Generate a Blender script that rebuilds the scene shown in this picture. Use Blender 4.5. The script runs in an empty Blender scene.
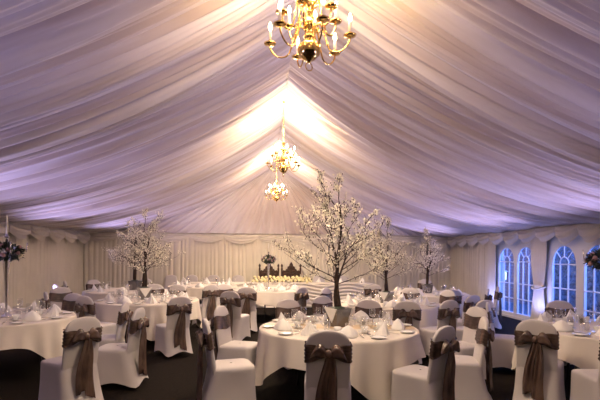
import bpy, math, random
import numpy as np
from mathutils import Vector, Matrix
R = math.radians; PI = math.pi
col = bpy.context.scene.collection
scn = bpy.context.scene
random.seed(7)

# ------------------------------------------------------------------ camera and survey helper
F = 450.0; EYE = 1.6; YAW = R(4.83); ROLL = R(0.45); HY = 256.0
cd = bpy.data.cameras.new('camera'); cam = bpy.data.objects.new('camera', cd); col.objects.link(cam)
cd.sensor_width = 36; cd.lens = 27.0; cd.shift_y = (HY-200)/600.0; cd.clip_end = 200; cd.clip_start = .05
cam.matrix_world = Matrix.Translation((0,0,EYE)) @ Matrix.Rotation(-YAW,4,'Z') @ Matrix.Rotation(R(90),4,'X') @ Matrix.Rotation(ROLL,4,'Z')
scn.camera = cam
def at(px, py, z):
    """world point at height z that was surveyed at photo position (px, py)"""
    x = px-300; y = py-HY
    c, s = math.cos(-ROLL), math.sin(-ROLL)
    x, y = c*x-s*y, s*x+c*y
    k = (EYE-z)/y
    a = x*k; b = F*k
    return Vector((a*math.cos(YAW)+b*math.sin(YAW), -a*math.sin(YAW)+b*math.cos(YAW), z))

XL, XR, YB, YF = -5.8, 6.65, 15.3, -3.5
RX, RZ, EZ = .42, 4.7, 2.36

# ------------------------------------------------------------------ materials
def mat(name, c, rough=.7, metal=0, bump=0, bscale=60, var=.08, vscale=8, emit=None, estr=0, sheen=0, trans=0, c2=None, aniso=0, spec=None, stretch=None):
    m = bpy.data.materials.new(name); m.use_nodes = True
    nt = m.node_tree; N = nt.nodes; L = nt.links
    b = N['Principled BSDF']
    b.inputs['Roughness'].default_value = rough; b.inputs['Metallic'].default_value = metal
    if sheen: b.inputs['Sheen Weight'].default_value = sheen
    if spec is not None: b.inputs['Specular IOR Level'].default_value = spec
    tc = N.new('ShaderNodeTexCoord'); mp = N.new('ShaderNodeMapping'); L.new(tc.outputs['Object'], mp.inputs[0])
    if stretch: mp.inputs['Scale'].default_value = stretch
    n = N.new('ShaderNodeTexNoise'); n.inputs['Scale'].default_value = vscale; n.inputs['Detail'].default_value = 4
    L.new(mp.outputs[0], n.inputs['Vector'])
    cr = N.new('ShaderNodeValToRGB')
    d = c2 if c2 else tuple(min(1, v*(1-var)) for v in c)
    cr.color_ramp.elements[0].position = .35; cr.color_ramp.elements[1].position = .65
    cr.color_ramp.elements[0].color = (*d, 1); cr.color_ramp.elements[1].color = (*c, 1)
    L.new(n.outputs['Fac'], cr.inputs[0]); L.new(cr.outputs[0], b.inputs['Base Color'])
    if bump:
        n2 = N.new('ShaderNodeTexNoise'); n2.inputs['Scale'].default_value = bscale; n2.inputs['Detail'].default_value = 3
        L.new(mp.outputs[0], n2.inputs['Vector'])
        bp = N.new('ShaderNodeBump'); bp.inputs['Strength'].default_value = bump; bp.inputs['Distance'].default_value = .01
        L.new(n2.outputs['Fac'], bp.inputs['Height']); L.new(bp.outputs[0], b.inputs['Normal'])
    if emit: b.inputs['Emission Color'].default_value = (*emit, 1); b.inputs['Emission Strength'].default_value = estr
    if trans:
        tl = N.new('ShaderNodeBsdfTranslucent'); L.new(cr.outputs[0], tl.inputs[0])
        mx = N.new('ShaderNodeMixShader'); mx.inputs[0].default_value = trans
        L.new(b.outputs[0], mx.inputs[1]); L.new(tl.outputs[0], mx.inputs[2]); L.new(mx.outputs[0], N['Material Output'].inputs[0])
    return m
def glassmat(name, tint=(1,1,1), base=.05, gloss=(1,1,1)):
    m = bpy.data.materials.new(name); m.use_nodes = True; nt = m.node_tree; N = nt.nodes; L = nt.links
    N.remove(N['Principled BSDF'])
    t = N.new('ShaderNodeBsdfTransparent'); t.inputs[0].default_value = (*tint,1)
    g = N.new('ShaderNodeBsdfGlossy'); g.inputs['Roughness'].default_value = .06; g.inputs[0].default_value = (*gloss,1)
    lw = N.new('ShaderNodeLayerWeight'); lw.inputs[0].default_value = .5
    pw = N.new('ShaderNodeMath'); pw.operation = 'POWER'; pw.inputs[1].default_value = 2.6; L.new(lw.outputs['Facing'], pw.inputs[0])
    ml = N.new('ShaderNodeMath'); ml.operation = 'MULTIPLY_ADD'; ml.inputs[1].default_value = .75; ml.inputs[2].default_value = base; L.new(pw.outputs[0], ml.inputs[0])
    mx = N.new('ShaderNodeMixShader'); L.new(ml.outputs[0], mx.inputs[0]); L.new(t.outputs[0], mx.inputs[1]); L.new(g.outputs[0], mx.inputs[2])
    L.new(mx.outputs[0], N['Material Output'].inputs[0]); return m
def brickmat():
    m = bpy.data.materials.new('brick'); m.use_nodes = True; nt = m.node_tree; N = nt.nodes; L = nt.links
    b = N['Principled BSDF']; b.inputs['Roughness'].default_value = .9
    tc = N.new('ShaderNodeTexCoord'); mp = N.new('ShaderNodeMapping'); L.new(tc.outputs['Object'], mp.inputs[0]); mp.inputs['Rotation'].default_value = (R(90), 0, R(90))
    br = N.new('ShaderNodeTexBrick'); br.inputs['Scale'].default_value = 4.2
    br.inputs['Color1'].default_value = (.34,.15,.11,1); br.inputs['Color2'].default_value = (.26,.12,.10,1); br.inputs['Mortar'].default_value = (.5,.47,.45,1)
    L.new(mp.outputs[0], br.inputs['Vector']); L.new(br.outputs[0], b.inputs['Base Color']); return m
M = dict(
    lining=mat('ceiling_voile', (.78,.74,.76), .8, c2=(.56,.475,.44), vscale=6, sheen=.2, bump=.1, bscale=30, stretch=(.06,1,.06)),  # beige streaks: layered voile tone, plus fold shading painted into the colour
    wall=mat('wall_lining', (.74,.69,.58), .85, var=.07, vscale=2, bump=.1),
    swag=mat('valance_satin', (.75,.70,.61), .55, var=.06, vscale=3, sheen=.2),
    carpet=mat('carpet', (.017,.011,.008), .97, bump=.8, bscale=180, c2=(.007,.005,.004), vscale=30, spec=.15),
    cloth=mat('table_linen', (.74,.68,.61), .75, var=.03, bump=.06, bscale=120),
    cover=mat('chair_spandex', (.58,.54,.55), .6, var=.03, vscale=5, sheen=.15),
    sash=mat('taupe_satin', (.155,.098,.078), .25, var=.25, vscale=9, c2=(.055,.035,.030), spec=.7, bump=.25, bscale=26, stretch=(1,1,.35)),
    napkin=mat('napkin_linen', (.86,.84,.82), .7, var=.03),
    runner=mat('gold_runner', (.66,.50,.31), .45, var=.1),
    china=mat('white_china', (.86,.85,.83), .15, var=.02),
    steel=mat('cutlery_steel', (.62,.60,.58), .2, 1, var=.05),
    silver=mat('silver_plate', (.70,.69,.70), .18, 1, var=.08),
    brass=mat('polished_brass', (.86,.58,.20), .17, 1, var=.15, vscale=14),
    candle=mat('candle_wax', (.88,.85,.78), .5, var=.03),
    bulb=mat('lit_bulb', (1,.8,.5), .4, emit=(1,.66,.30), estr=120),
    wood=mat('dark_carved_wood', (.060,.026,.014), .35, bump=.4, bscale=30, c2=(.025,.011,.007), vscale=16),
    bark=mat('twisted_bark', (.06,.032,.022), .85, bump=.7, bscale=40, c2=(.02,.012,.009), vscale=22),
    petal=mat('blossom_petal', (.95,.90,.76), .5, var=.08, vscale=30, trans=.2),
    leaf=mat('dark_leaf', (.045,.065,.040), .45, c2=(.020,.028,.020), vscale=20),
    rose=mat('cream_rose', (.80,.72,.52), .65, var=.12, vscale=30),
    yrose=mat('yellow_rose', (.86,.76,.36), .65, var=.2, vscale=22, c2=(.78,.72,.52)),
    rosedark=mat('mauve_rose', (.36,.20,.22), .65, var=.2, vscale=22),
    pvc=mat('white_frame', (.82,.83,.86), .35, var=.02),
    glass=glassmat('clear_glass', (.97,.97,.97)),
    pane=glassmat('window_pane', (.75,.85,1.0), base=.02, gloss=(.6,.7,.9)),
    mirror=mat('mirror_vase', (.20,.195,.21), .15, .9, var=.1),
    black=mat('black_metal', (.012,.012,.013), .5, var=.1),
    ply=mat('tabletop_wood', (.25,.16,.10), .7, var=.2),
    hedge=mat('hedge_leaves', (.15,.17,.17), .8, bump=1, bscale=22, c2=(.02,.025,.03), vscale=16),
    gravel=mat('gravel', (.20,.19,.18), .9, bump=.8, bscale=50, var=.4, vscale=30),
    brick=brickmat(),
    lamp=mat('lantern_glass', (1,.97,.95), .3, emit=(.85,.88,1), estr=3),
)

# ------------------------------------------------------------------ mesh builder
class MB:
    def __init__(s): s.v = []; s.f = []
    def add(s, v, f):
        o = len(s.v); s.v += [tuple(p) for p in v]; s.f += [tuple(i+o for i in q) for q in f]; return s
    def box(s, c, d, rz=0, taper=1):
        x, y, z = [k/2 for k in d]; v = []
        for kz in (-1,1):
            t = taper if kz > 0 else 1
            for kx, ky in ((-1,-1),(1,-1),(1,1),(-1,1)):
                p = Vector((kx*x*t, ky*y*t, kz*z)); p.rotate(Matrix.Rotation(rz,3,'Z')); v.append(p+Vector(c))
        return s.add(v, [(3,2,1,0),(4,5,6,7),(0,1,5,4),(1,2,6,5),(2,3,7,6),(3,0,4,7)])
    def grid(s, rows, closed=False, flip=False):
        n = len(rows[0]); v = [p for r in rows for p in r]; f = []
        for i in range(len(rows)-1):
            for j in range(n if closed else n-1):
                a = i*n+j; b = i*n+(j+1)%n; q = (a, b, b+n, a+n); f.append(q[::-1] if flip else q)
        return s.add(v, f)
    def capped(s, rows):
        s.grid(rows, True); n = len(rows[0]); o = len(s.v)-n*len(rows)
        s.f.append(tuple(o+j for j in range(n))[::-1]); s.f.append(tuple(len(s.v)-n+j for j in range(n))); return s
    def tube(s, path, rad, n=8, caps=True):
        path = [Vector(p) for p in path]; rows = []
        if not hasattr(rad, '__len__'): rad = [rad]*len(path)
        u = None
        for i, p in enumerate(path):
            t = (path[min(i+1,len(path)-1)]-path[max(i-1,0)]).normalized()
            if u is None: u = t.orthogonal().normalized()
            u = (u-t*u.dot(t)).normalized(); w = t.cross(u)
            rows.append([p+(u*math.cos(2*PI*k/n)+w*math.sin(2*PI*k/n))*rad[i] for k in range(n)])
        return s.capped(rows) if caps else s.grid(rows, True)
    def lathe(s, prof, c=(0,0,0), n=20):
        c = Vector(c)
        return s.grid([[c+Vector((r*math.cos(2*PI*k/n), r*math.sin(2*PI*k/n), z)) for k in range(n)] for r, z in prof], True)
    def sph(s, c, r, n=10, m=6):
        if not hasattr(r, '__len__'): r = (r,r,r)
        return s.grid([[(c[0]+r[0]*math.sin(PI*(i+.02)/(m+.04))*math.cos(2*PI*k/n), c[1]+r[1]*math.sin(PI*(i+.02)/(m+.04))*math.sin(2*PI*k/n), c[2]-r[2]*math.cos(PI*(i+.02)/(m+.04))) for k in range(n)] for i in range(m+1)], True)
    def build(s, name, m, parent=None, smooth=True, bev=0, loc=None):
        me = bpy.data.meshes.new(name); me.from_pydata(s.v, [], s.f); me.update()
        me.materials.append(m)
        if smooth:
            me.shade_smooth() if hasattr(me,'shade_smooth') else me.polygons.foreach_set('use_smooth', [True]*len(me.polygons))
        o = bpy.data.objects.new(name, me); col.objects.link(o)
        if parent: o.parent = parent
        if loc: o.location = loc
        if bev:
            bv = o.modifiers.new('bevel','BEVEL'); bv.width = bev; bv.segments = 2; bv.limit_method = 'ANGLE'
        return o
def tag(o, label=None, cat=None, group=None, kind=None):
    if label: o['label'] = label
    if cat: o['category'] = cat
    if group: o['group'] = group
    if kind: o['kind'] = kind
    return o
def empty(name, loc=(0,0,0), rz=0):
    o = bpy.data.objects.new(name, None); col.objects.link(o); o.location = loc; o.rotation_euler = (0,0,rz); o.empty_display_size = .1; return o
def copy_tree(o, parent=None):
    c = o.copy(); col.objects.link(c)
    if parent: c.parent = parent
    for ch in list(KIDS.get(o.name, [])) : copy_tree(ch, c)
    return c
KIDS = {}
def freeze(root):
    def rec(o):
        KIDS[o.name] = list(o.children)
        for c in o.children: rec(c)
    rec(root)
class Proto:
    """first use places the original, later uses place copies of it and its parts"""
    def __init__(s, o): s.o = o; s.used = False; freeze(o)
    def put(s, loc, rz, label, cat, group=None, scale=None):
        o = s.o if not s.used else copy_tree(s.o)
        s.used = True; o.location = loc; o.rotation_euler = (0,0,rz)
        if scale: o.scale = (scale,)*3
        for k in ('group',):
            if k in o: del o[k]
        tag(o, label, cat, group); return o
def noise1(seed):
    r = random.Random(seed); ph = [r.uniform(0, 2*PI) for _ in range(6)]; fr = [r.uniform(.6,1.6)*k for k in (.7,1.3,2.3,3.9,6.1,9.7)]
    return lambda x: sum(math.sin(x*f+p)/(1+.35*i) for i, (f, p) in enumerate(zip(fr, ph)))/2.6

# ------------------------------------------------------------------ setting: floor, ceiling, walls
o = MB().box(((XL+XR)/2, (YB+YF)/2, -.05), (XR-XL+.6, YB-YF+.6, .1)).build('floor', M['carpet'], smooth=False); tag(o, kind='structure')

def fold(seed):
    a, b, c = noise1(seed), noise1(seed+1), noise1(seed+2)
    def f(y, u):
        yy = y + .16*u*a(y*.8) + .05*math.sin(5*u+seed)*b(y*1.1)
        p1 = yy*PI/.40 + 1.5*b(y*.9)
        p2 = yy*PI/.135 + 1.8*c(y*1.7) + 1.2*u
        return -(.055*(.5+.5*math.sin(yy*2*PI/.95+2*c(y*.6))) + .080*abs(math.sin(p1))**.5*(.8+.5*a(y*2)) + .045*abs(math.sin(p2))**.5 + .006*math.sin(yy*95+4*a(y*3)))
    return f
def slope(xe, seed, name):
    f = fold(seed); rows = []; NU = 26; NY = 1500; s = 1 if xe > RX else -1
    for i in range(NY+1):
        y = YF + (YB-YF)*i/NY; r = []
        for k in range(NU+1):
            u = k/NU
            z = RZ-(RZ-EZ)*u - .30*4*u*(1-u)*(1-.25*u)
            am = .45+1.8*math.sin(PI*min(1,u))**.75
            r.append((RX+(xe-RX)*u, y, z+am*f(y,u)))
        rows.append(r)
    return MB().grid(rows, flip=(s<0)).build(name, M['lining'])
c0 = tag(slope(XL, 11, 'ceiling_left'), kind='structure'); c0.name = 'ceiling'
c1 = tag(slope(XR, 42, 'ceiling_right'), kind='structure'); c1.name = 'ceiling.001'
# fan-pleated gable at the far end (apex to wall top)
def gable(Y, sgn, nm):
    rows = []; NT = 620; g = noise1(5)
    for i in range(NT+1):
        t = i/NT; xb = XL+(XR-XL)*t
        r = []
        for k in range(25):
            u = .0+k/24
            p = t*62*PI/2 + 2.2*g(t*9); q = t*150*PI/2+2*g(t*16+2)
            d = (.075*abs(math.sin(p))**.7+.02*abs(math.sin(q)))*(u**.8)
            sag = .10*math.sin(PI*u)
            r.append((RX+(xb-RX)*u, Y-sgn*(.04+d+sag), RZ-.02-(RZ-EZ)*u))
        rows.append(r)
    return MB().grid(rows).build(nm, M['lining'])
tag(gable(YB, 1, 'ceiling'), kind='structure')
o = MB().box(((XL+XR)/2, YF-.05, 2.4), (XR-XL+.3, .1, 4.9)).build('wall_front', M['wall'], smooth=False); tag(o, kind='structure')

# outer skins behind the linings keep the daylight out
sk_ = MB()
sk_.add([(XL-.12,YF-.1,EZ+.12),(RX,YF-.1,RZ+.12),(XR+.12,YF-.1,EZ+.12),(XL-.12,YB+.2,EZ+.12),(RX,YB+.2,RZ+.12),(XR+.12,YB+.2,EZ+.12),
         (XL-.12,YF-.1,EZ+.18),(RX,YF-.1,RZ+.18),(XR+.12,YF-.1,EZ+.18),(XL-.12,YB+.2,EZ+.18),(RX,YB+.2,RZ+.18),(XR+.12,YB+.2,EZ+.18)],
        [(0,1,4,3),(1,2,5,4),(9,10,7,6),(10,11,8,7),(0,3,9,6),(2,8,11,5),(0,6,7,1),(1,7,8,2),(3,4,10,9),(4,5,11,10)])
sk_.box((RX,(YF+YB)/2,RZ-.015),(.10,YB-YF,.05))
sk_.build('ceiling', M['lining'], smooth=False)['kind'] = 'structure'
sw = MB(); sw.box((XL-.14,(YF+YB)/2,1.25),(.06,YB-YF+.5,2.6)); sw.build('wall_left', M['wall'], smooth=False)['kind'] = 'structure'
sw = MB(); sw.add([(XL-.15,YB+.15,0),(XR+.15,YB+.15,0),(XR+.15,YB+.15,EZ+.15),(RX,YB+.15,RZ+.15),(XL-.15,YB+.15,EZ+.15),(XL-.15,YB+.2,0),(XR+.15,YB+.2,0),(XR+.15,YB+.2,EZ+.15),(RX,YB+.2,RZ+.15),(XL-.15,YB+.2,EZ+.15)],[(0,1,2,3,4),(9,8,7,6,5)]+[(i,i+5,(i+1)%5+5,(i+1)%5) for i in range(5)]); sw.build('wall_back', M['wall'], smooth=False)['kind'] = 'structure'
sw = MB(); sw.box((XR+.14,(12.25+YB)/2+.1,1.25),(.06,YB-12.25+.3,2.6)); sw.box((XR+.14,(YF+5.2)/2,1.25),(.06,5.2-YF,2.6)); sw.build('wall_right', M['wall'], smooth=False)['kind'] = 'structure'
def pleated(p0, p1, z0, z1, seed, amp=.022, wl=.15, inward=(0,0)):
    p0 = Vector(p0); p1 = Vector(p1); L = (p1-p0).length; n = int(L/.018); g = noise1(seed); rows = []
    for k in range(9):
        v = k/8; z = z0+(z1-z0)*v; r = []
        for i in range(n+1):
            x = L*i/n; q = p0+(p1-p0)*i/n
            d = amp*(abs(math.sin(x*PI/wl+2*g(x*1.3)+.3*math.sin(2*v+x)))**.8)*(.7+.5*g(x*2+3)) + .03*math.sin(x*1.7+seed)
            r.append((q.x+inward[0]*d, q.y+inward[1]*d, z))
        rows.append(r)
    return MB().grid(rows)
o = pleated((XL,YB),(XR,YB), 0, EZ+.03, 3, amp=.04, inward=(0,-1)).build('wall_back', M['wall']); tag(o, kind='structure')
o = pleated((XL,YF),(XL,YB), 0, EZ+.03, 4, amp=.028, wl=.2, inward=(1,0)).build('wall_left', M['wall']); tag(o, kind='structure')
# right wall: pleated lining up to the windows, framed panels after
o = pleated((XR,YB),(XR,12.25), 0, EZ+.03, 8, amp=.04, wl=.16, inward=(-1,0))
b = pleated((XR,5.2),(XR,YF), 0, EZ+.03, 9, amp=.03, inward=(-1,0)); o.add(b.v, b.f)
tag(o.build('wall_right', M['wall']), kind='structure')
WIN = [(11.40,12.15),(10.52,11.25),(9.03,9.83),(8.0,8.79),(6.6,7.35),(5.7,6.4)]
WZ0, WZ1 = .14, 1.88
def window(i, y0, y1):
    root = empty('window_%d' % (i+1), (XR+.03, (y0+y1)/2, 0)); tag(root, kind='structure')
    w = (y1-y0)/2; zs = WZ1-w; n = 14
    def arc(r, a0=0, a1=PI, k=n): return [(0, r*math.cos(a0+(a1-a0)*j/k), zs+r*math.sin(a0+(a1-a0)*j/k)) for j in range(k+1)]
    # frame panel with arched opening
    top = WZ1+.42; W = w+.07; fr = MB()
    inner = [(w, WZ0)]+[(p[1], p[2]) for p in arc(w)]+[(-w, WZ0)]
    outer = []
    for (a, z) in inner[1:-1]:
        an = math.atan2(z-zs, a); 
        t = min(W/max(abs(math.cos(an)),1e-6), (top-zs)/max(math.sin(an),1e-6)); outer.append((t*math.cos(an), zs+t*math.sin(an)))
    outer = [(W, WZ0)]+outer+[(-W, WZ0)]
    rows = [[(x, a, z) for a, z in ring] for x, ring in ((0.03,inner),(-.03,inner),(-.03,outer),(.03,outer))]
    fr.grid(rows); fr.box((0,0,WZ0-.045),(.09,2*W,.1))
    fr.build('window_frame', M['pvc'], root, smooth=False)
    pn = MB(); ring = [(0,a,z) for a, z in inner]; pn.add(ring+[(.008,p[1],p[2]) for p in ring], [tuple(range(len(ring))), tuple(range(2*len(ring)-1,len(ring)-1,-1))]); pn.build('pane', M['pane'], root, smooth=False)
    mt = MB()
    for z in (.52,.92,zs-.02): mt.box((-.012,0,z),(.03,2*w,.024))
    for a in (-w/3, w/3): mt.box((-.012,a,(WZ0+zs)/2),(.03,.022,zs-WZ0))
    mt.tube([(-.012,p[1],p[2]) for p in arc(w*.36)], .012, 6); mt.tube([(-.012,p[1]*.985,p[2]) for p in arc(w)], .016, 6)
    for an in (R(45), R(90), R(135)): mt.tube([(-.012, w*.36*math.cos(an), zs+w*.36*math.sin(an)), (-.012, w*math.cos(an), zs+w*math.sin(an))], .011, 6)
    mt.build('glazing_bar', M['pvc'], root, smooth=False)
for i, (a, b) in enumerate(WIN): window(i, a, b)
# solid wall behind the valance and frame fillers
ff = MB()
ys = [5.2]+sorted([v for w in WIN for v in (w[0]-.07, w[1]+.07)])+[12.25]
for k in range(0, len(ys), 2):
    if ys[k+1]-ys[k] > .005: ff.box((XR+.03,(ys[k]+ys[k+1])/2,1.2),(.06,ys[k+1]-ys[k],2.4))
ff.box((XR+.06, 8.72, 2.35),(.06,7.1,.2)); ff.box((XR, 8.72, .03),(.1,7.1,.06))
tag(ff.build('trim_1', M['pvc'], smooth=False), kind='structure')

# tied curtains between the window bays
def curtain(yc, wid, name_label, tie=True, pinch=.35):
    g = noise1(int(yc*10)); rows = []
    for k in range(25):
        z = .03+(EZ-.1)*k/24
        f = 1-pinch*math.exp(-((z-.85)/.45)**2) if tie else 1
        r = []
        for i in range(61):
            t = i/60-.5; d = .035*abs(math.sin(t*9*PI+g(t*4)))+.015*math.cos(t*PI)*4*(.5)
            r.append((XR-.05-d*(f if tie else 1)-.02, yc+t*wid*f, z))
        rows.append(r)
    rr = empty('curtain', (0,0,0)); 
    MB().grid(rows).build('drape', M['swag'], rr)
    if tie:
        MB().tube([(XR-.04,yc-wid*.36,.93),(XR-.17,yc-wid*.2,.87),(XR-.19,yc,.85),(XR-.17,yc+wid*.2,.87),(XR-.04,yc+wid*.36,.93)], .025, 8).build('tieback', M['swag'], rr)
    return tag(rr, name_label, 'curtain')
curtain(10.19, .62, 'ivory curtain tied in the middle between two arched windows')
curtain(12.38, .46, 'pale sheer curtain hanging beside the far arched window', tie=False)
curtain(7.68, .5, 'ivory curtain hanging between windows at the right edge', pinch=.3)

# swagged valances
def valance(p0, p1, n, drop, inward, nm, thick=.16):
    p0 = Vector(p0); p1 = Vector(p1); mb = MB(); L = (p1-p0).length/n
    g = noise1(n)
    for s in range(n):
        w = L*1.06
        rows = []; K = 12
        for k in range(K+1):
            v = k/K; r = []
            for i in range(25):
                t = i/24; h = math.sin(PI*t)**.6
                z = EZ+.0-.12*v-(drop*(.85+.12*g(s*1.9)))*v*h
                d = thick*(.35+.65*h)*(.25+.75*math.sin(PI*min(.98,v*.9)))*(1+.0)+.028*math.sin(v*24+3*h)*h + .02
                q = p0+(p1-p0)*((s+.5)/n)+(p1-p0).normalized()*((t-.5)*w)
                r.append((q.x+inward[0]*d, q.y+inward[1]*d, z))
            rows.append(r)
        mb.grid(rows)
    return tag(mb.build(nm, M['swag']), kind='structure')
valance((XL,YF),(XL,YB), 20, .36, (1,0), 'trim_2', thick=.27)
valance((XR,YB),(XR,YF), 26, .36, (-1,0), 'trim_3', thick=.26)
valance((XL,YB),(XR,YB), 11, .26, (0,-1), 'trim_4', thick=.08)

# outside: gravel, hedge, brick wall with a lantern
o = MB().box((XR+12.2, 9, -.1), (23.6, 40, .08)).build('ground', M['gravel'], smooth=False); tag(o, kind='structure')
rows = []; r_ = random.Random(3)
for k in range(30):
    rows.append([(9.3+.6*math.sin(PI*k/29*.5)+r_.uniform(-.09,.09), 4+11.2*i/120, 3.2*k/29+r_.uniform(-.05,.05)) for i in range(121)])
hd = MB().grid(rows); hd.box((10.6,9.6,1.6),(1.4,11.2,3.1)); tag(hd.build('hedge', M['hedge'], smooth=False), 'tall dark clipped hedge outside the arched windows', 'hedge')
tag(MB().box((9.5,17.6,1.6),(.3,4.6,3.4)).build('brick_wall', M['brick'], smooth=False), 'red brick wall seen outside through the far left window', 'wall')
lt = empty('garden_lantern', (8.75,15.75,-.06)); MB().tube([(0,0,0),(0,0,.85)], .03).build('post', M['black'], lt)
MB().box((0,0,1.0),(.2,.2,.28)).build('lamp_glass', M['lamp'], lt, smooth=False); MB().box((0,0,1.19),(.32,.32,.08),taper=.3).build('roof', M['pvc'], lt, smooth=False)
tag(lt, 'lit white lantern on a post outside the far window', 'lantern')

# ------------------------------------------------------------------ chair
def superring(hx, hy, z, n=36, e=5, cx=0, cy=0, zf=None):
    r = []
    for k in range(n):
        a = 2*PI*k/n; c, s = math.cos(a), math.sin(a)
        q = (abs(c)**e+abs(s)**e)**(-1/e)
        r.append((cx+hx*c*q, cy+hy*s*q, zf(a) if zf else z))
    return r
def backslab(z):
    cy = -.205-.075*(z-.45)/.5
    if z <= .80: hx = .195; ht = .030
    else:
        q = min(1, (z-.80)/.152); h = (1-q**2.4)**(1/2.4); hx = .195*h+.002; ht = .004+.026*h**.5
    return hx, ht, cy
def make_chair(sash=True):
    root = empty('banquet_chair')
    mb = MB(); rows = []
    for k in range(13):
        t = k/12; yf = .235-.02*t; yb = -.345+.115*t**.8; cy = (yf+yb)/2; hy = (yf-yb)/2; hx = .232-.02*t
        rr = []
        for (x, y, z) in superring(hx, hy, 0, 40, 7, 0, cy):
            cn = min(1, abs(x)/hx)*min(1, abs(y-cy)/hy); cn = cn**1.6
            zh = .012+.085*(1-cn)
            pull = 1-.07*math.sin(PI*t)*(1-cn)
            rr.append((x*pull, cy+(y-cy)*pull, zh+t*(.445-zh)))
        rows.append(rr)
    for z, sc in ((.462,.99),(.475,.95),(.483,.85),(.488,.55),(.489,.05)):
        rows.append([(x, y, z) for x, y, _ in superring(.212*sc, .2225*sc, z, 40, 7, 0, -.0075)])
    mb.grid(rows, True)
    rows = []
    for z in [.36,.42,.48,.55,.62,.70,.76,.80,.83,.86,.885,.905,.92,.933,.942,.948,.951]:
        hx, ht, cy = backslab(z); rows.append(superring(hx, ht, z, 40, 3.2, 0, cy))
    mb.capped(rows)
    mb.build('chair_cover', M['cover'], root)
    if not sash: return root
    # sash around the back, pinched towards the knot
    rows = []
    for k in range(13):
        v = k/12-.5; rr = []
        for j in range(48):
            a = 2*PI*j/48
            hx, ht, cy = backslab(.75)
            c, s = math.cos(a), math.sin(a); q = (abs(c)**3.2+abs(s)**3.2)**(-1/3.2)
            x = c*q; ys_ = s*q
            back = max(0, -s)
            pinch = 1-.62*back*math.exp(-(x/.45)**2)
            off = .010+.007*math.sin(v*30+2.5*x+math.sin(3*a))+.010*back
            z = .755+v*.165*pinch+.012*math.sin(3*a)
            h2, t2, cy2 = backslab(min(.8,z)); 
            rr.append((x*(hx+off), cy2+ys_*(ht+off), z))
        rows.append(rr)
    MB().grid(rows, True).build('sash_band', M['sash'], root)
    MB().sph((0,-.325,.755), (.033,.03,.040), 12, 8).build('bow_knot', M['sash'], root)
    for sd in (-1, 1):
        rows = []
        for k in range(15):
            t = k/14; h = .012+.050*math.sin(PI*min(1,t**.75))**.8*(1-.15*t); th = .010+.026*math.sin(PI*t)
            cx = sd*(.018+.140*t); cz = .757+.025*math.sin(PI*t)-(.055 if sd > 0 else .035)*t*t; rr = []
            for j in range(24):
                a = 2*PI*j/24; rp = 1+.16*math.sin(5*a+3*t)
                rr.append((cx, -.325-.004*t+th*math.cos(a)*rp, cz+h*math.sin(a)*rp))
            rows.append(rr)
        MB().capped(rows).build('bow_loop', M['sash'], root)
        rows = []; L = .62 if sd > 0 else .55
        for k in range(25):
            t = k/24; z = .745-L*t; w = .022+.038*t**.7; rr = []
            yb = -.312 - .045*max(0, .35-z)*1.2
            cx = sd*(.012+.040*t+.02*math.sin(4*t+sd))
            for j in range(20):
                a = 2*PI*j/20; ph = math.cos(a)
                fo = .017*math.sin(ph*6+2.5*t+sd)*min(1,4*t+.2)
                rr.append((cx+w*ph, yb-.014+fo+.005*math.sin(a), z-(.03*ph*sd if k == 24 else 0)))
            rows.append(rr)
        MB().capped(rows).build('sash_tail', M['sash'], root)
    return root
CH = Proto(make_chair()); CHP = Proto(make_chair(False))

# ------------------------------------------------------------------ round tables and cloths
TR = .92; TH = .75
def make_table():
    root = empty('round_table')
    MB().lathe([(0,TH-.03),(TR-.01,TH-.03),(TR,TH-.02),(TR,TH-.008),(TR-.01,TH),(0,TH)], n=48).build('tabletop', M['ply'], root)
    for a in range(4):
        an = PI/4+a*PI/2; x, y = .45*math.cos(an), .45*math.sin(an)
        MB().tube([(x,y,TH-.03),(x*1.15,y*1.15,.02),(x*1.15,y*1.15,0)], .016).build('leg', M['black'], root)
    return root
TB = Proto(make_table())
def cloth_mesh(seed, phi0, lo=.30, hi=.62):
    g = noise1(seed); g2 = noise1(seed+9); N = 168; rows = []
    for r in (.001,.3,.6,.8,.90): rows.append([(r*math.cos(2*PI*k/N), r*math.sin(2*PI*k/N), TH+.006) for k in range(N)])
    for v in [0,.01,.03,.07,.15,.25,.35,.45,.55,.65,.75,.85,.93,1]:
        rr = []
        for k in range(N):
            a = 2*PI*k/N; cr = abs(math.cos(2*(a-phi0)))**3.2 if math.cos(4*(a-phi0)) > -2 else 0
            cr = max(0, math.cos(2*(a-phi0)-0))**4.5 + max(0, -math.cos(2*(a-phi0)))**4.5
            # corner-ness: 1 where a corner of the square cloth hangs
            drop = lo+(hi-lo)*cr+.02*math.sin(3*a+seed)
            fo = (.5+.5*math.sin(4*(a-phi0)*2+ .6*math.sin(a*3+seed)+PI/2))
            fo2 = math.sin(a*22+2.2*math.sin(a*2+seed))
            out = .018+ v*(.055*fo+.030*fo2*(.35+cr)) + .02*v
            if v == 0: out = .0
            elif v == .01: out = .010
            rad = TR+out
            rr.append((rad*math.cos(a), rad*math.sin(a), TH+.006-drop*v if v > .01 else TH+(.006 if v == 0 else .001)))
        rows.append(rr)
    return MB().grid(rows, True, flip=False)

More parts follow.
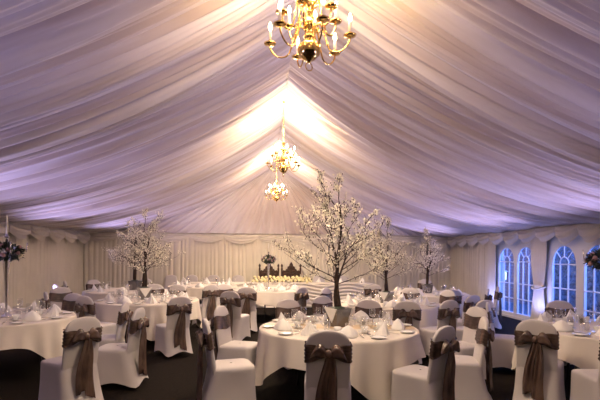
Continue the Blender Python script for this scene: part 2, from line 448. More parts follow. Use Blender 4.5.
# table settings -----------------------------------------------------
def P_(fn): return Proto(fn())
def make_napkin():
    rows = []; n = 4; mb = MB()
    # standing folded pyramid: creased front ridge, open back
    for hh, s in ((0,1),(.33,.70),(.66,.36),(1,.03)):
        rows.append([(.105*s*c[0], (.075*s*c[1]) + .012*(1-s), .150*hh) for c in ((-1,-.9),(-.45,-.72),(0,-1.15),(.45,-.72),(1,-.9),(.8,.1),(.35,.75),(0,.55),(-.35,.75),(-.8,.1))])
    mb.capped(rows); return mb.build('napkin', M['napkin'], smooth=False)
def make_napkin2():
    mb = MB(); rows = []
    for k in range(9):
        t = k/8; s = math.cos(t*PI/2)**.8+.03
        rows.append([(.11*s*math.cos(2*PI*j/16)*(1+.13*math.sin(j*PI/2+t)), .07*s*math.sin(2*PI*j/16)*(1+.18*math.sin(j*PI/2+1)), .125*t) for j in range(16)])
    mb.capped(rows); return mb.build('napkin', M['napkin'])
def make_plate():
    return MB().lathe([(0,.004),(.05,.004),(.062,.010),(.085,.016),(.086,.019),(.062,.014),(.05,.008),(0,.007)], n=24).build('side_plate', M['china'])
def make_cup():
    r = empty('coffee_cup')
    MB().lathe([(0,.0),(.03,.0),(.034,.006),(.066,.014),(.068,.018),(.035,.011),(0,.009)], n=20).build('saucer', M['china'], r)
    MB().lathe([(0,.012),(.022,.012),(.024,.018),(.037,.045),(.041,.075),(.039,.075),(.034,.045),(.02,.020),(0,.018)], n=20).build('cup', M['china'], r)
    MB().tube([(.038,0,.065),(.058,0,.062),(.060,0,.042),(.036,0,.034)], .004, 6).build('handle', M['china'], r)
    return r
def make_glass(h, rb, nm):
    r = empty(nm)
    MB().lathe([(0,h*.42),(rb*.5,h*.44),(rb*.92,h*.54),(rb,h*.66),(rb*.92,h*.85),(rb*.80,h),(rb*.77,h),(rb*.89,h*.85),(rb*.96,h*.66),(rb*.88,h*.55),(rb*.45,h*.46),(0,h*.44)], n=16).build('bowl', M['glass'], r)
    MB().lathe([(rb*.85,0),(rb*.85,.003),(rb*.3,.007),(.0045,.014),(.0038,h*.3),(.006,h*.43)], n=12).build('stem', M['glass'], r)
    return r
def make_tumbler():
    return MB().lathe([(0,.004),(.028,.004),(.030,0),(.036,.10),(.034,.10),(.028,.010),(0,.010)], n=16).build('tumbler', M['glass'])
def make_cutlery(kind):
    mb = MB()
    mb.box((0,-.04,.005),(.011,.10,.004)); mb.box((0,.025,.005),(.006,.04,.003))
    if kind == 'knife': mb.box((0,.085,.005),(.016,.09,.002))
    else:
        mb.box((0,.055,.006),(.022,.025,.003))
        for x in (-.009,-.003,.003,.009): mb.box((x,.085,.007),(.003,.045,.002))
    return mb.build(kind, M['steel'], smooth=False)
NAP = [P_(make_napkin), P_(make_napkin2)]; PLT = P_(make_plate); CUP = P_(make_cup)
WGL = Proto(make_glass(.20,.040,'wine_glass')); WG2 = Proto(make_glass(.165,.034,'wine_glass')); TUM = P_(make_tumbler)
KNF = Proto(make_cutlery('knife')); FRK = Proto(make_cutlery('fork'))

TABLES = {}
def table(key, px, py, desc, phi0, n, off, detail=2, lo=.30, hi=.62):
    c = at(px, py, .76); c.z = 0
    cv = Vector((c.x, c.y))
    TABLES[key] = c
    TB.put((c.x,c.y,0), phi0, 'round folding table under the white cloth, the '+desc, 'table')
    cl = cloth_mesh(len(TABLES)*7, phi0, lo, hi).build('tablecloth', M['cloth'], loc=(c.x,c.y,0))
    tag(cl, 'white linen cloth draped over the '+desc, 'tablecloth')
    z = TH+.008
    rr = random.Random(key)
    vdir = Vector((c.x, c.y)).normalized()
    for i in range(n):
        a = off+2*PI*i/n
        u = Vector((math.cos(a), math.sin(a))); w = Vector((-u.y, u.x))
        dep = u.dot(vdir); lat = u.dot(Vector((vdir.y,-vdir.x)))
        side = ('near' if dep < -.38 else 'far' if dep > .38 else '')+(' ' if abs(dep) > .38 and abs(lat) > .38 else '')+('left' if lat < -.38 else 'right' if lat > .38 else '')
        tail = 'at %s of %s' % (side.strip(), desc)
        def spot(r, s): q = cv+u*r+w*s; return (q.x, q.y, z)
        j = rr.uniform(-.02,.02); rz = a+PI/2+PI+rr.uniform(-.5,.5)
        NAP[i % 2 if detail > 1 else (i//2) % 2].put(spot(.70,.0+j), rz, 'white folded napkin standing '+tail, 'napkin', 'napkins %s' % tail)
        WGL.put(spot(.52,.08+j), 0, 'tall clear wine glass '+tail, 'wine glass', 'tall wine glasses %s' % tail)
        WG2.put(spot(.59,.165), 0, 'short clear wine glass '+tail, 'wine glass', 'short wine glasses %s' % tail)
        PLT.put(spot(.80,-.225), 0, 'small white side plate '+tail, 'plate', 'side plates %s' % tail)
        if detail > 0: CUP.put(spot(.49,-.075+j), a+1.2, 'white coffee cup and saucer '+tail, 'cup', 'coffee cups %s' % tail)
        if detail > 1:
            TUM.put(spot(.38,.05), 0, 'clear water tumbler '+tail, 'tumbler', 'water tumblers %s' % tail)
            KNF.put(spot(.70,.135), a+PI/2, 'steel table knife '+tail, 'knife', 'knives %s' % tail)
            FRK.put(spot(.66,-.14), a+PI/2, 'steel table fork '+tail, 'fork', 'forks %s' % tail)
    return c
table('T1', 338, 326.5, 'front centre table', R(17), 10, R(18), 2, .28, .62)
table('T2', -3, 317, 'front left table', R(75), 10, R(5), 2, .28, .62)
table('T3', 148, 299.5, 'nearer left tree table', R(20), 10, R(0), 2)
table('T4', 126, 290, 'farther left tree table', R(10), 8, R(10), 0)
table('T5', 203, 285.5, 'table before the head table end', R(60), 8, R(0), 0)
table('T6', 270, 289, 'far centre candelabra table', R(30), 8, R(22), 1)
table('T7', 386, 303, 'middle right tree table', R(35), 10, R(12), 1)
table('T8', 427, 293, 'far right tree table', R(10), 8, R(12), 1)
table('T9', 606, 328, 'front right window table', R(60), 10, R(14), 2, .28, .60)
T1 = TABLES['T1']
rn = MB(); rows = []
for k in range(31):
    x = -.90+1.80*k/30; rows.append([(x, yy, TH+.0105) for yy in (-.15,-.05,.05,.15)])
rn.grid(rows, flip=True)

# ------------------------------------------------------------------ chairs
def chair(px, py, face, label):
    p = at(px, py, .95); own = None
    if isinstance(face, str): face = (face, 0)
    if isinstance(face, tuple): own = face[0]
    if isinstance(face, tuple): t = TABLES[face[0]]; d = Vector((t.x-p.x, t.y-p.y)); d.rotate(Matrix.Rotation(R(face[1]),2))
    else: d = Vector((math.sin(R(face)), math.cos(R(face))))
    d.normalize(); q = Vector((p.x, p.y))+d*.27
    PLACED.append([q, d, label, q.copy(), own])
def settle():
    # keep every chair clear of its neighbours and of the tables
    for it in range(300):
        for i, A in enumerate(PLACED):
            for B in PLACED[i+1:]:
                v = A[0]-B[0]; L = v.length
                if L < .58: v = v.normalized()*(.58-L)*.5; A[0] += v; B[0] -= v
            for k, t in TABLES.items():
                v = A[0]-Vector((t.x,t.y)); L = v.length; mn = (1.25 if A[0].y > 6.6 else 1.19) if k == A[4] else 1.30
                if L < mn: A[0] += v.normalized()*(mn-L)
            A[0].y = min(A[0].y, 12.9); A[0].x = max(XL+.5, min(XR-.5, A[0].x))
    for q, d, label, q0, own in PLACED:
        if (q-q0).length > .25: print('MOVED %.2f' % (q-q0).length, label)
        CH.put((q.x,q.y,0), math.atan2(-d.x, d.y), label, 'chair')
PLACED = []
CW = 'white banquet chair '
chair(330,328,('T1',6), CW+'with taupe bow, back to us, at the centre front')
chair(84,317,('T2',4), CW+'with long taupe bow, nearest one on the left')
chair(139,308,('T2',12), CW+'turned sideways, second from left, sash hanging at its right')
chair(125,302,('T2',0), CW+'with mauve band, behind the sideways chair on the left')
chair(206,319,('T1',-10), CW+'in profile facing right, left of the front centre table')
chair(221,306,('T1',0), CW+'showing a plain band, just behind the profile chair left of centre')
chair(445,326,('T1',4), CW+'with taupe bow, right of the front centre table, nearest')
chair(484,317,('T1',5), CW+'seen edge-on with bow to the right, right of front centre table')
chair(477,307,('T1',5), CW+'seen edge-on, farther of the two at the right of the centre table')
chair(538,320,('T9',22), CW+'with big taupe bow in front of the front right table')
chair(624,330,('T9',30), CW+'cut off by the right edge of the photo')
chair(493,303,('T9',20), CW+'with broad mauve band, left of the front right table near the window')
chair(573,304,('T9',0), CW+'on the window side of the front right table')
chair(180,296.5,('T3',6), CW+'with taupe bow, back to us, in the aisle left of centre')
chair(245,287,-3, CW+'with dark bow, back to us, in front of the far centre table')
chair(230,291,22, CW+'just left of the dark bow chair near the centre')
chair(90,294.5,('T3',0), CW+'with mauve back and dark sash, left of the nearer tree table')
chair(60,296,('T2',0), CW+'lilac lit, behind the front left table')
chair(61,287,150, CW+'with tan band, standing by the left wall, middle one')
chair(71,281,60, CW+'with dark sash side-on, farthest along the left wall')
chair(46,292,60, CW+'partly hidden, nearest to the left wall')
chair(98,283,('T4',0), CW+'with small purple back, left of the farther tree table')
chair(92,280,('T4',0), CW+'with white top, behind left of the farther tree table')
chair(157,284,('T3',0), CW+'grey in shade, on the far side of the nearer tree table')
chair(207,285,-35, CW+'with dark draped sash, seen narrow, left of the centre aisle')
chair(190,285,('T5',0), CW+'with dark bow in front of the head table end')
chair(215,284,160, CW+'with tan band facing us, beside the dark draped chair')
chair(290,300,('T1',0), CW+'with tan band, on the far side of the front centre table, left')
chair(302,287,-45, CW+'dark in shade, right of the far centre table')
chair(322,296,150, CW+'half hidden behind the big blossom tree trunk')
chair(366,301,('T1',0), CW+'with grey band, on the far side of the front centre table, right')
chair(410,301,('T7',-4), CW+'with dark back and bow, in front of the middle right tree table')
chair(432,298,('T7',0), CW+'with tan band, right of the middle right tree table')
chair(449,289,('T8',8), CW+'blue lit with dark bow, in front of the far right table')
chair(441,290.5,('T7',0), CW+'with tan band, beside the blue lit chair')
chair(472,286,('T8',0), CW+'with tan band, farthest right by the back curtain')
chair(473,295,('T8',30), CW+'with tan band, behind the edge-on chairs on the right')
chair(487,289,-60, CW+'with dark sash, seen against the far window')
chair(482,300,-20, CW+'blue lit, wedged behind the mauve band chair')
chair(404,289,('T7',0), CW+'lilac grey, on the far side of the middle right table')
chair(376,284,10, CW+'with dark bow, behind the middle right tree table')
chair(352,290,('T7',10), CW+'left of the middle right tree table')
chair(425,279.5,('T8',0), CW+'behind the pot on the far right table')
chair(145,278.5,('T4',0), CW+'behind the trunks of the left trees')

settle()
TL = list(TABLES.items())
for i, (k, t) in enumerate(TL):
    for k2, t2 in TL[i+1:]:
        if (t-t2).length < 2.6: print('TABLES', k, k2, (t-t2).length)
# runner on the front centre table
o = rn.build('table_runner', M['runner'], loc=(T1.x, T1.y, 0)); o.rotation_euler.z = -R(6)
tag(o, 'gold cloth runner across the front centre table', 'table runner')

# ------------------------------------------------------------------ blossom trees
def make_tree(seed, hgt=1.28, spread=.56, nb=1500, nbr=17):
    rg = random.Random(seed); root = empty('blossom_tree')
    # vase: tapered mirrored pot
    MB().box((0,0,.11),(.17,.17,.22),R(25),taper=1.35).build('vase', M['mirror'], root, smooth=False, bev=.004)
    mb = MB(); 
    for k, an in enumerate((R(-65), R(25))):   # white cloth corner over the faces of the pot
        d = Vector((math.cos(an), math.sin(an), 0)); w = Vector((-d.y, d.x, 0))
        p0 = d*.121; p1 = d*.092
        mb.add([p0*1.02+w*-.112+Vector((0,0,.222)), p0*1.02+w*.112+Vector((0,0,.222)), d*.100+Vector((0,0,.05)), d*.114+w*-.112+Vector((0,0,.222)), d*.114+w*.112+Vector((0,0,.222)), d*.093+Vector((0,0,.05))],
               [(0,1,2),(5,4,3),(0,2,5,3),(1,4,5,2),(0,3,4,1)])
    mb.build('vase_napkin', M['napkin'], root, smooth=False)
    MB().sph((0,0,.215),(.09,.09,.03),12,6).build('moss', M['leaf'], root)
    tr = MB(); ends = []
    base = .20; z0 = base; top = base+hgt
    stems = []
    for s, (ox, hz) in enumerate(((-.010,1.0),(.012,.80),(.0,.55))):
        path = []; rad = []; ph = rg.uniform(0,6)
        for k in range(15):
            t = k/14; z = base+hgt*hz*t
            lean = (rg.uniform(-.006,.006)+ (.02,.10,-.10)[s]*max(0,t-.35)**1.3*2)
            path.append((ox+.014*math.cos(ph+7*t)*(1-.4*t)+lean+.02*math.sin(6*t), .014*math.sin(ph+7*t)*(1-.4*t)+lean*(.4,-.9,.8)[s], z)); rad.append(max(.004,.027*(1-t)**.8*(1,.85,.7)[s]+.004))
        tr.tube(path, rad, 8); stems.append(path)
    tr.build('trunk', M['bark'], root)
    br = MB(); pts = []
    def grow(p, d, L, r, depth):
        n = 7; path = [p]; q = Vector(p); d = Vector(d).normalized()
        for k in range(n):
            d = (d+Vector((rg.uniform(-.16,.16), rg.uniform(-.16,.16), rg.uniform(-.06,.13)))).normalized()
            q = q+d*L/n; path.append(q.copy()); 
            if k > 0 or depth > 0: pts.append((q.copy(), 1))
            if depth < 2 and k > 0 and rg.random() < (.85 if depth == 0 else .5):
                sd = Vector((rg.uniform(-1,1), rg.uniform(-1,1), rg.uniform(-.3,.8))).normalized()
                grow(q, d*.75+sd*.8, L*rg.uniform(.35,.55)*(1-.35*k/n), r*.55, depth+1)
        br.tube(path, [max(.0013, r*(1-.75*i/n)) for i in range(n+1)], 5)
    for b in range(nbr):
        st = stems[b % 3]; t = .32+.62*(b/nbr); idx = min(14, int(14*t)); p = Vector(st[idx])
        an = b*2.399+rg.uniform(-.3,.3); el = R(rg.uniform(2,26))+R(58)*max(0,t-.35)
        L = spread*(1.10-.75*max(0,t-.30)**.9)*rg.uniform(.8,1.1)
        grow(p, (math.cos(an)*math.cos(el), math.sin(an)*math.cos(el), math.sin(el)), L, .006, 0)
    for st in stems[:2]: grow(Vector(st[-1]), (rg.uniform(-.2,.2),rg.uniform(-.2,.2),1), .22, .006, 0)
    br.build('branches', M['bark'], root)
    bl = MB(); lf = MB()
    for _ in range(nb):
        q, _r = rg.choice(pts); c = q+Vector((rg.gauss(0,.019), rg.gauss(0,.019), rg.gauss(0,.019))); nrm = Vector((rg.uniform(-1,1), rg.uniform(-1,1), rg.uniform(-.4,1))).normalized()
        u = nrm.orthogonal().normalized(); w = nrm.cross(u); s = rg.uniform(.011,.021); v = [c-nrm*.003]; f = []
        for k in range(10):
            a = 2*PI*k/10; rad = s if k % 2 == 0 else s*.62
            v.append(c+(u*math.cos(a)+w*math.sin(a))*rad+nrm*(.005 if k % 2 == 0 else .0))
        for k in range(10): f.append((0,1+k,1+(k+1)%10))
        bl.add(v, f)
        if _ % 3 == 0: lf.sph(c-nrm*.012, (.006,.006,.011), 5, 3)
    o = lf.build('buds', M['bark'], root); o['kind'] = 'stuff'
    o = bl.build('blossoms', M['petal'], root, smooth=False); o['kind'] = 'stuff'
    return root
TRA = Proto(make_tree(5, 1.33, .74, 2300, 24)); TRB = Proto(make_tree(12, 1.24, .58, 2500, 24))
z = TH+.012
def tree(P, px, tk, rz, label, scale=1):
    t = TABLES[tk]; y = t.y; a = at(px, 330, .76)  # direction of the trunk
    k = t.y/a.y; P.put((a.x*k, y, z), rz, label, 'artificial tree', 'blossom trees', scale)
tree(TRA, 338,'T1', R(185), 'large white blossom tree in mirrored vase on the front centre table')
tree(TRB, 144,'T3', R(0), 'nearer of two white blossom trees on the left side')
tree(TRB, 134.5,'T4', R(130), 'farther left blossom tree, mostly hidden behind the nearer one')
tree(TRB, 386,'T7', R(200), 'white blossom tree on the middle right table, second from right', .90)
tree(TRB, 427,'T8', R(70), 'smallest white blossom tree, farthest right against the back curtain', .88)

# ------------------------------------------------------------------ flower candelabra
def rosebud(mb, c, r, rg):
    c = Vector(c)
    for k in range(3): mb.sph(c+Vector((rg.uniform(-.3,.3)*r, rg.uniform(-.3,.3)*r, rg.uniform(-.2,.3)*r)), (r*rg.uniform(.6,.85),)*3, 7, 5)
def leaf(mb, c, d, L, w, up):
    c = Vector(c); d = d.normalized(); s = d.cross(up).normalized()
    n = s.cross(d)*.12*L
    mb.add([c, c+d*L*.5+s*w+n, c+d*L, c+d*L*.5-s*w+n, c+d*L*.5-n*.3], [(0,4,1),(1,4,2),(2,4,3),(3,4,0)])
def make_candelabra(seed=2, cups=5):
    rg = random.Random(seed); root = empty('flower_candelabra')
    MB().lathe([(0,0),(.10,0),(.105,.012),(.06,.03),(.025,.05),(.014,.08)], n=24).build('base', M['silver'], root)
    MB().lathe([(.014,.08),(.015,.2),(.022,.4),(.034,.60),(.045,.76),(.05,.80),(0,.80)], n=16).build('stem', M['silver'], root)
    fo = MB()
    for _ in range(420):
        a = rg.uniform(0,2*PI); zz = rg.uniform(-1,1); q = math.sqrt(1-zz*zz); d = Vector((q*math.cos(a), q*math.sin(a), zz))
        c = Vector((0,0,.86))+Vector((d.x*.17, d.y*.17, d.z*.09))*rg.uniform(.6,1)
        leaf(fo, c, (d+Vector((rg.uniform(-.7,.7),rg.uniform(-.7,.7),rg.uniform(-.7,.5)))), rg.uniform(.05,.10), .018, Vector((.3,.2,1)))
    o = fo.build('foliage', M['leaf'], root, smooth=False); o['kind'] = 'stuff'
    for k in range(16):
        a = k*2.4; zz = -.5+1.3*k/16; q = math.sqrt(max(.05,1-zz*zz)); mb = MB(); rosebud(mb, (q*.19*math.cos(a), q*.19*math.sin(a), .86+zz*.11), .034, rg)
        mb.build('rose', M['rose'] if k % 4 == 0 else M['rosedark'], root)
    for k in range(cups):
        if k == 0: x = y = 0; h = 1.06
        else: an = k*2*PI/(cups-1)+.5; x, y, h = .24*math.cos(an), .24*math.sin(an), .99
        path = [(0,0,.80),(x*.5,y*.5,.84),(x*.95,y*.95,h-.12),(x,y,h)] if k else [(0,0,.8),(0,0,.95),(0,0,h)]
        arm = MB().tube(path, .008, 8).build('arm', M['silver'], root)
        MB().lathe([(.006,h-.04),(.018,h-.03),(.008,h-.015),(.036,h),(.038,h+.006),(.014,h+.004),(.017,h+.035),(0,h+.035)], n=14).build('candle_cup', M['silver'], arm)
        MB().lathe([(0,h+.03),(.011,h+.03),(.009,h+.28),(.002,h+.285),(0,h+.285)], n=10).build('candle', M['candle'], root)
    return root
CA = Proto(make_candelabra())
def candelabra(px, tk, rz, label, sc=1):
    t = TABLES[tk]; a = at(px, 330, .76); k = t.y/a.y; CA.put((a.x*k, t.y, z), rz, label, 'candelabra', 'flower candelabra', sc)
candelabra(6,'T2', R(10), 'tall silver candelabra with dark flowers and tapers at the left edge')
candelabra(268,'T6', R(30), 'small distant silver candelabra with dark flowers before the thrones', .86)
candelabra(604,'T9', R(40), 'silver flower candelabra cut off by the right edge', .95)

# ------------------------------------------------------------------ head table, flowers, thrones, rear chairs
pa = at(177, 281.5, .76); pb = at(372, 283, .76)
HY0 = 13.75; print('HEAD', pa, pb); hx0, hx1 = pa.x, pb.x; hc = (hx0+hx1)/2; hl = (hx1-hx0)
ht = empty('head_table', (hc, HY0+.38, 0)); tag(ht, 'long rectangular head table in front of the back curtain', 'table')
MB().box((0,0,.735),(hl-.04,.74,.03)).build('tabletop', M['ply'], ht, smooth=False)
for sx in (-1,1):
    for sy in (-1,1): MB().tube([(sx*(hl/2-.2),sy*.3,.72),(sx*(hl/2-.2),sy*.3,0)], .02).build('leg', M['black'], ht)
mb = MB(); rows = []; NX = 160
for k in range(-3, 41):
    if k < 0: y, zz, dd = .40*(-k)/3*1.9-.37, .757, 0
    else: zz = .757-.735*k/40; y = -.385; 
    r = []
    for i in range(NX+1):
        x = -hl/2+hl*i/NX
        if k >= 0:
            sw = .05*math.cos(x*2*PI/1.5)          # horizontally swagged skirt
            d = .030*abs(math.sin((zz+sw)*PI/.11))+.008*math.sin(x*9)
        else: d = 0
        r.append((x, y-d if k >= 0 else y, zz))
    rows.append(r)
mb.grid(rows)
o = mb.build('tablecloth', M['cloth'], loc=(hc, HY0+.38, 0)); tag(o, 'white cloth with horizontally draped skirt on the head table', 'tablecloth')
# flower garland
pg0 = at(253, 281.5, .76); pg1 = at(309, 282, .76)
gx0, gx1 = pg0.x, pg1.x; gar = empty('flower_garland', ((gx0+gx1)/2, HY0+.16, .76)); tag(gar, 'long low garland of yellow and cream roses along the head table', 'flower arrangement')
rg = random.Random(8); n = 46
fo = MB()
for _ in range(160):
    leaf(fo, (rg.uniform(-.5,.5)*(gx1-gx0), rg.uniform(-.12,.12), rg.uniform(.02,.12)), Vector((rg.uniform(-1,1),rg.uniform(-1,.6),rg.uniform(0,1))), .08, .018, Vector((.2,.1,1)))
o = fo.build('foliage', M['leaf'], gar, smooth=False); o['kind'] = 'stuff'
for k in range(n):
    mb = MB(); rosebud(mb, (-.5*(gx1-gx0)+(gx1-gx0)*(k+.5)/n, (-.10,.02,-.03)[k % 3]+rg.uniform(-.02,.02), (.07,.17,.12)[k % 3]+rg.uniform(-.02,.02)), .058, rg)
    mb.build('rose', M['yrose'], gar)
# thrones
def make_throne():
    r = empty('throne_chair'); W = .31
    for sx in (-1,1):
        MB().lathe([(.03,0),(.034,.1),(.026,.3),(.034,.45),(.026,.6),(.034,.75),(.028,1.0),(.034,1.15),(.03,1.2),(.02,1.22),(.04,1.26),(.03,1.30),(.006,1.34)], (sx*W,-.22,0), 12).build('post', M['wood'], r)
        MB().tube([(sx*W,-.22,.68),(sx*W,.05,.70),(sx*W,.24,.66),(sx*(W+.01),.26,.62)], .028, 8).build('armrest', M['wood'], r)
        MB().lathe([(.03,0),(.034,.2),(.024,.4),(.03,.66)], (sx*W,.22,0), 12).build('leg', M['wood'], r)
    MB().box((0,0,.45),(.60,.50,.08)).build('seat', M['sash'], r, smooth=False, bev=.02)
    # carved crest outline
    out = [(-.29,.55),(-.29,1.08),(-.25,1.13),(-.20,1.10),(-.17,1.16),(-.13,1.17),(-.12,1.24),(-.07,1.26),(-.05,1.33),(0,1.40),(.05,1.33),(.07,1.26),(.12,1.24),(.13,1.17),(.17,1.16),(.20,1.10),(.25,1.13),(.29,1.08),(.29,.55)]
    m = MB(); n = len(out); m.add([(x,-.24,zz) for x, zz in out]+[(x,-.20,zz) for x, zz in out], [tuple(range(n))]+[tuple(range(2*n-1,n-1,-1))]+[(i,i+n,(i+1)%n+n,(i+1)%n) for i in range(n)])
    bk = m.build('backrest', M['wood'], r, smooth=False)
    c = MB(); c.sph((0,-.195,1.24),(.05,.02,.06)); c.sph((-.10,-.195,1.10),(.07,.02,.03)); c.sph((.10,-.195,1.10),(.07,.02,.03)); c.tube([(-.24,-.195,1.0),(-.12,-.19,1.04),(0,-.19,1.0),(.12,-.19,1.04),(.24,-.195,1.0)], .014, 8)
    for x in (-.18,-.09,0,.09,.18): c.tube([(x,-.195,.6),(x,-.195,.95)], .016, 8)
    c.build('carving', M['wood'], bk)
    return r
TH_ = Proto(make_throne())
for px, lab in ((269,'left of two dark carved wooden thrones behind the head table'),(291.5,'right of two dark carved wooden thrones behind the head table')):
    p = at(px, 283, .76); k = (HY0+1.0)/p.y
    TH_.put((p.x*k, HY0+1.0, 0), PI, lab, 'throne', 'carved thrones')
for px, lab in ((169,'first from the left end'),(190,'second from the left end'),(213,'third from the left end'),(237,'just left of the thrones'),(320,'just right of the thrones'),(344,'at the right end')):
    p = at(px, 283, .76); k = (HY0+.97)/p.y
    CHP.put((p.x*k, HY0+.97, 0), PI+R(random.uniform(-6,6)), 'plain white banquet chair behind the head table, '+lab, 'chair')
for i in range(9):
    x = hc+(-.46+.92*i/8)*hl
    if gx0-.15 < x < gx1+.15: continue
    sd = 'left' if x < gx0 else 'right'
    NAP[0].put((x, HY0+.56, .765), PI+.3*i, 'white folded napkin on the %s part of the head table' % sd, 'napkin', 'napkins on the %s part of the head table' % sd)
    WGL.put((x+.18, HY0+.36, .765), 0, 'tall clear wine glass on the %s part of the head table' % sd, 'wine glass', 'glasses on the %s part of the head table' % sd)

# ------------------------------------------------------------------ brass chandeliers
def make_chandelier(chain):
    r = empty('brass_chandelier')      # origin at the bottom ball centre
    MB().lathe([(.001,-.115),(.02,-.11),(.022,-.10),(.055,-.085),(.095,-.04),(.105,.0),(.095,.035),(.055,.07),(.028,.085),(.045,.10),(.05,.115),(.028,.135),(.02,.16),(.05,.20),(.058,.23),(.03,.26),(.018,.30),(.035,.34),(.055,.38),(.058,.41),(.03,.44),(.015,.48),(.03,.52),(.033,.56),(.012,.60),(.008,.64),(.001,.66)], n=28).build('stem_and_ball', M['brass'], r)
    MB().tube([(.035*math.cos(a), 0, -.150+.035*math.sin(a)) for a in [2*PI*k/20 for k in range(21)]], .005, 8).build('ring', M['brass'], r)
    def tier(n, Rr, zr, zp, off):
        for k in range(n):
            a = off+2*PI*k/n; c, s = math.cos(a), math.sin(a)
            prof = [(.03,zr),(.09,zr+.05),(.12,zr+.0),(.12+(Rr-.12)*.25,zp-.09),(.12+(Rr-.12)*.5,zp-.125),(.12+(Rr-.12)*.75,zp-.11),(Rr*.98,zp-.05),(Rr,zp)]
            # smooth the profile
            pr = []
            for i in range(len(prof)-1):
                p0 = prof[max(i-1,0)]; p1 = prof[i]; p2 = prof[i+1]; p3 = prof[min(i+2,len(prof)-1)]
                for t in (0,.25,.5,.75):
                    pr.append(tuple(.5*((2*p1[j])+(-p0[j]+p2[j])*t+(2*p0[j]-5*p1[j]+4*p2[j]-p3[j])*t*t+(-p0[j]+3*p1[j]-3*p2[j]+p3[j])*t**3) for j in (0,1)))
            pr.append(prof[-1])
            arm = MB().tube([(x*c, x*s, zz) for x, zz in pr], .0075, 8)
            sc = [(.10+.028*math.cos(q), zr+.055+.028*math.sin(q)) for q in [k2*.5-1.5 for k2 in range(10)]]
            arm.tube([(x*c, x*s, zz) for x, zz in sc], .005, 6)
            am = arm.build('arm', M['brass'], r)
            X, Y = Rr*c, Rr*s
            MB().lathe([(.004,zp-.012),(.02,zp-.006),(.05,zp+.002),(.056,zp+.012),(.05,zp+.010),(.018,zp+.006),(.016,zp+.03),(.019,zp+.035),(0,zp+.036)], (X,Y,0), 16).build('drip_pan', M['brass'], am)
            cn = MB().lathe([(0,zp+.03),(.013,zp+.03),(.013,zp+.125),(.008,zp+.13),(0,zp+.13)], (X,Y,0), 12).build('candle_tube', M['candle'], am)
            MB().lathe([(0,zp+.128),(.009,zp+.132),(.016,zp+.150),(.013,zp+.172),(.004,zp+.198),(0,zp+.203)], (X,Y,0), 10).build('bulb', M['bulb'], am)
    tier(6, .36, .17, .08, .25); tier(6, .25, .36, .28, .25+PI/6)
    ch = MB(); zc = .66; n = int(chain/.05)
    for k in range(n):
        q = zc+.02+k*.05; pts = []
        for j in range(11):
            a = 2*PI*j/10; x = .012*math.cos(a); zz = .030*math.sin(a)
            pts.append((x,0,q+zz) if k % 2 else (0,x,q+zz))
        ch.tube(pts, .0035, 5)
    ch.tube([(.012,0,zc),(.012,0,zc+chain)], .004, 6)
    ch.build('chain', M['brass'], r)
    MB().lathe([(.0,zc+chain+.02),(.045,zc+chain),(.05,zc+chain-.015),(.02,zc+chain-.045),(0,zc+chain-.05)], n=16).build('ceiling_rose', M['brass'], r)
    return r
CHZ = 3.42
CHAIN0 = RZ-.10-CHZ-.66
CDP = Proto(make_chandelier(CHAIN0))
def lamp(name, kind, loc, e, colr, size=.1, rot=None, spot=None, blend=.5):
    l = bpy.data.lights.new(name, kind); l.energy = e; l.color = colr
    if kind == 'AREA': l.shape = 'RECTANGLE'; l.size, l.size_y = size
    else: l.shadow_soft_size = size
    if kind == 'SPOT': l.spot_size = spot; l.spot_blend = blend
    o = bpy.data.objects.new(name, l); col.objects.link(o); o.location = loc
    if rot is not None: o.rotation_euler = rot
    return o
WARM = (1,.73,.46)
for (yy, zz, sc, lab) in ((3.95,3.42,1,'brass candle chandelier hanging nearest, cut by the top of the photo'),(8.75,3.30,.88,'middle brass candle chandelier on a long chain'),(13.0,3.26,.84,'farthest and smallest brass candle chandelier')):
    o = CDP.put((RX-.02, yy, zz), R(7*yy), lab, 'chandelier', None, sc)
    ln = (RZ-.10-zz)/sc-.66
    for c in o.children:
        if c.name.startswith('chain'): c.scale.z = ln/CHAIN0; c.location.z = .66-.66*ln/CHAIN0
        if c.name.startswith('ceiling_rose'): c.location.z = ln-CHAIN0
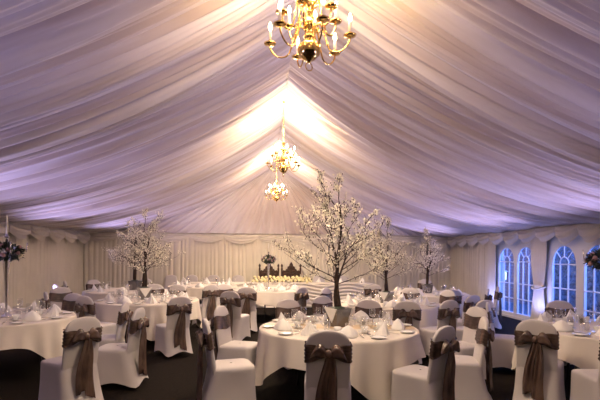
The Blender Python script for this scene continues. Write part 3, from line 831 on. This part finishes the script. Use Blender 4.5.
LP = [(3.95,55),(8.75,105),(12.6,95),(-.8,45)]
for yy, e in LP:
    lamp('chandelier_light', 'POINT', (RX-.02, yy, CHZ+.62), e, WARM, .22)
    lamp('chandelier_light', 'SPOT', (RX-.02, yy, CHZ-.35), {3.95:150,8.75:240,12.6:240,-.8:45}[yy], (1,.78,.54), .25, (0,0,0), R(158), .6)

# coloured wash lights at the foot of the side walls
def aim(p, t): return (Vector(t)-Vector(p)).to_track_quat('-Z','Y').to_euler()
for yy in (2.5,6.6,9.9,13.4):
    for sx, xe in ((-1,XL+.7),(1,XR-.6)):
        p = (xe, yy, .35); t = (RX+(xe-RX)*.5, yy, 3.5)
        lamp('wash_light', 'SPOT', p, 330, (.62,.52,1.0), .15, aim(p,t), R(88), 1.0)
for p in ((XR-.45, 12.0, .3), (XR-.45, 9.9, .3)):
    lamp('wash_light', 'SPOT', p, 28, (.30,.36,1.0), .12, aim(p,(XR-.1,p[1]+.4,1.6)), R(150), .8)
# dusk sky light outside the windows
for yy in (11.3,9,6.5):
    p = (XR+1.7, yy, 2.6); lamp('dusk_light', 'AREA', p, 120, (.32,.45,1.0), (2.2,2.2), aim(p,(XR-3.5,yy-.3,.6)))
w = bpy.data.worlds.new('dusk'); scn.world = w; w.use_nodes = True
bg = w.node_tree.nodes['Background']
sk = w.node_tree.nodes.new('ShaderNodeTexSky'); sk.sky_type = 'NISHITA'; sk.sun_disc = False; sk.sun_elevation = R(1.0); sk.sun_rotation = R(200)
mixn = w.node_tree.nodes.new('ShaderNodeMix'); mixn.data_type = 'RGBA'; mixn.blend_type = 'MULTIPLY'; mixn.inputs[0].default_value = 1
w.node_tree.links.new(sk.outputs[0], mixn.inputs[6]); mixn.inputs[7].default_value = (.28,.5,1.7,1)
w.node_tree.links.new(mixn.outputs[2], bg.inputs[0]); bg.inputs[1].default_value = 5.0

vs = scn.view_settings; scn.display_settings.display_device = 'sRGB'
vs.view_transform = 'Standard'; vs.look = 'None'; vs.gamma = 1; vs.use_curve_mapping = False; vs.exposure = 0.27
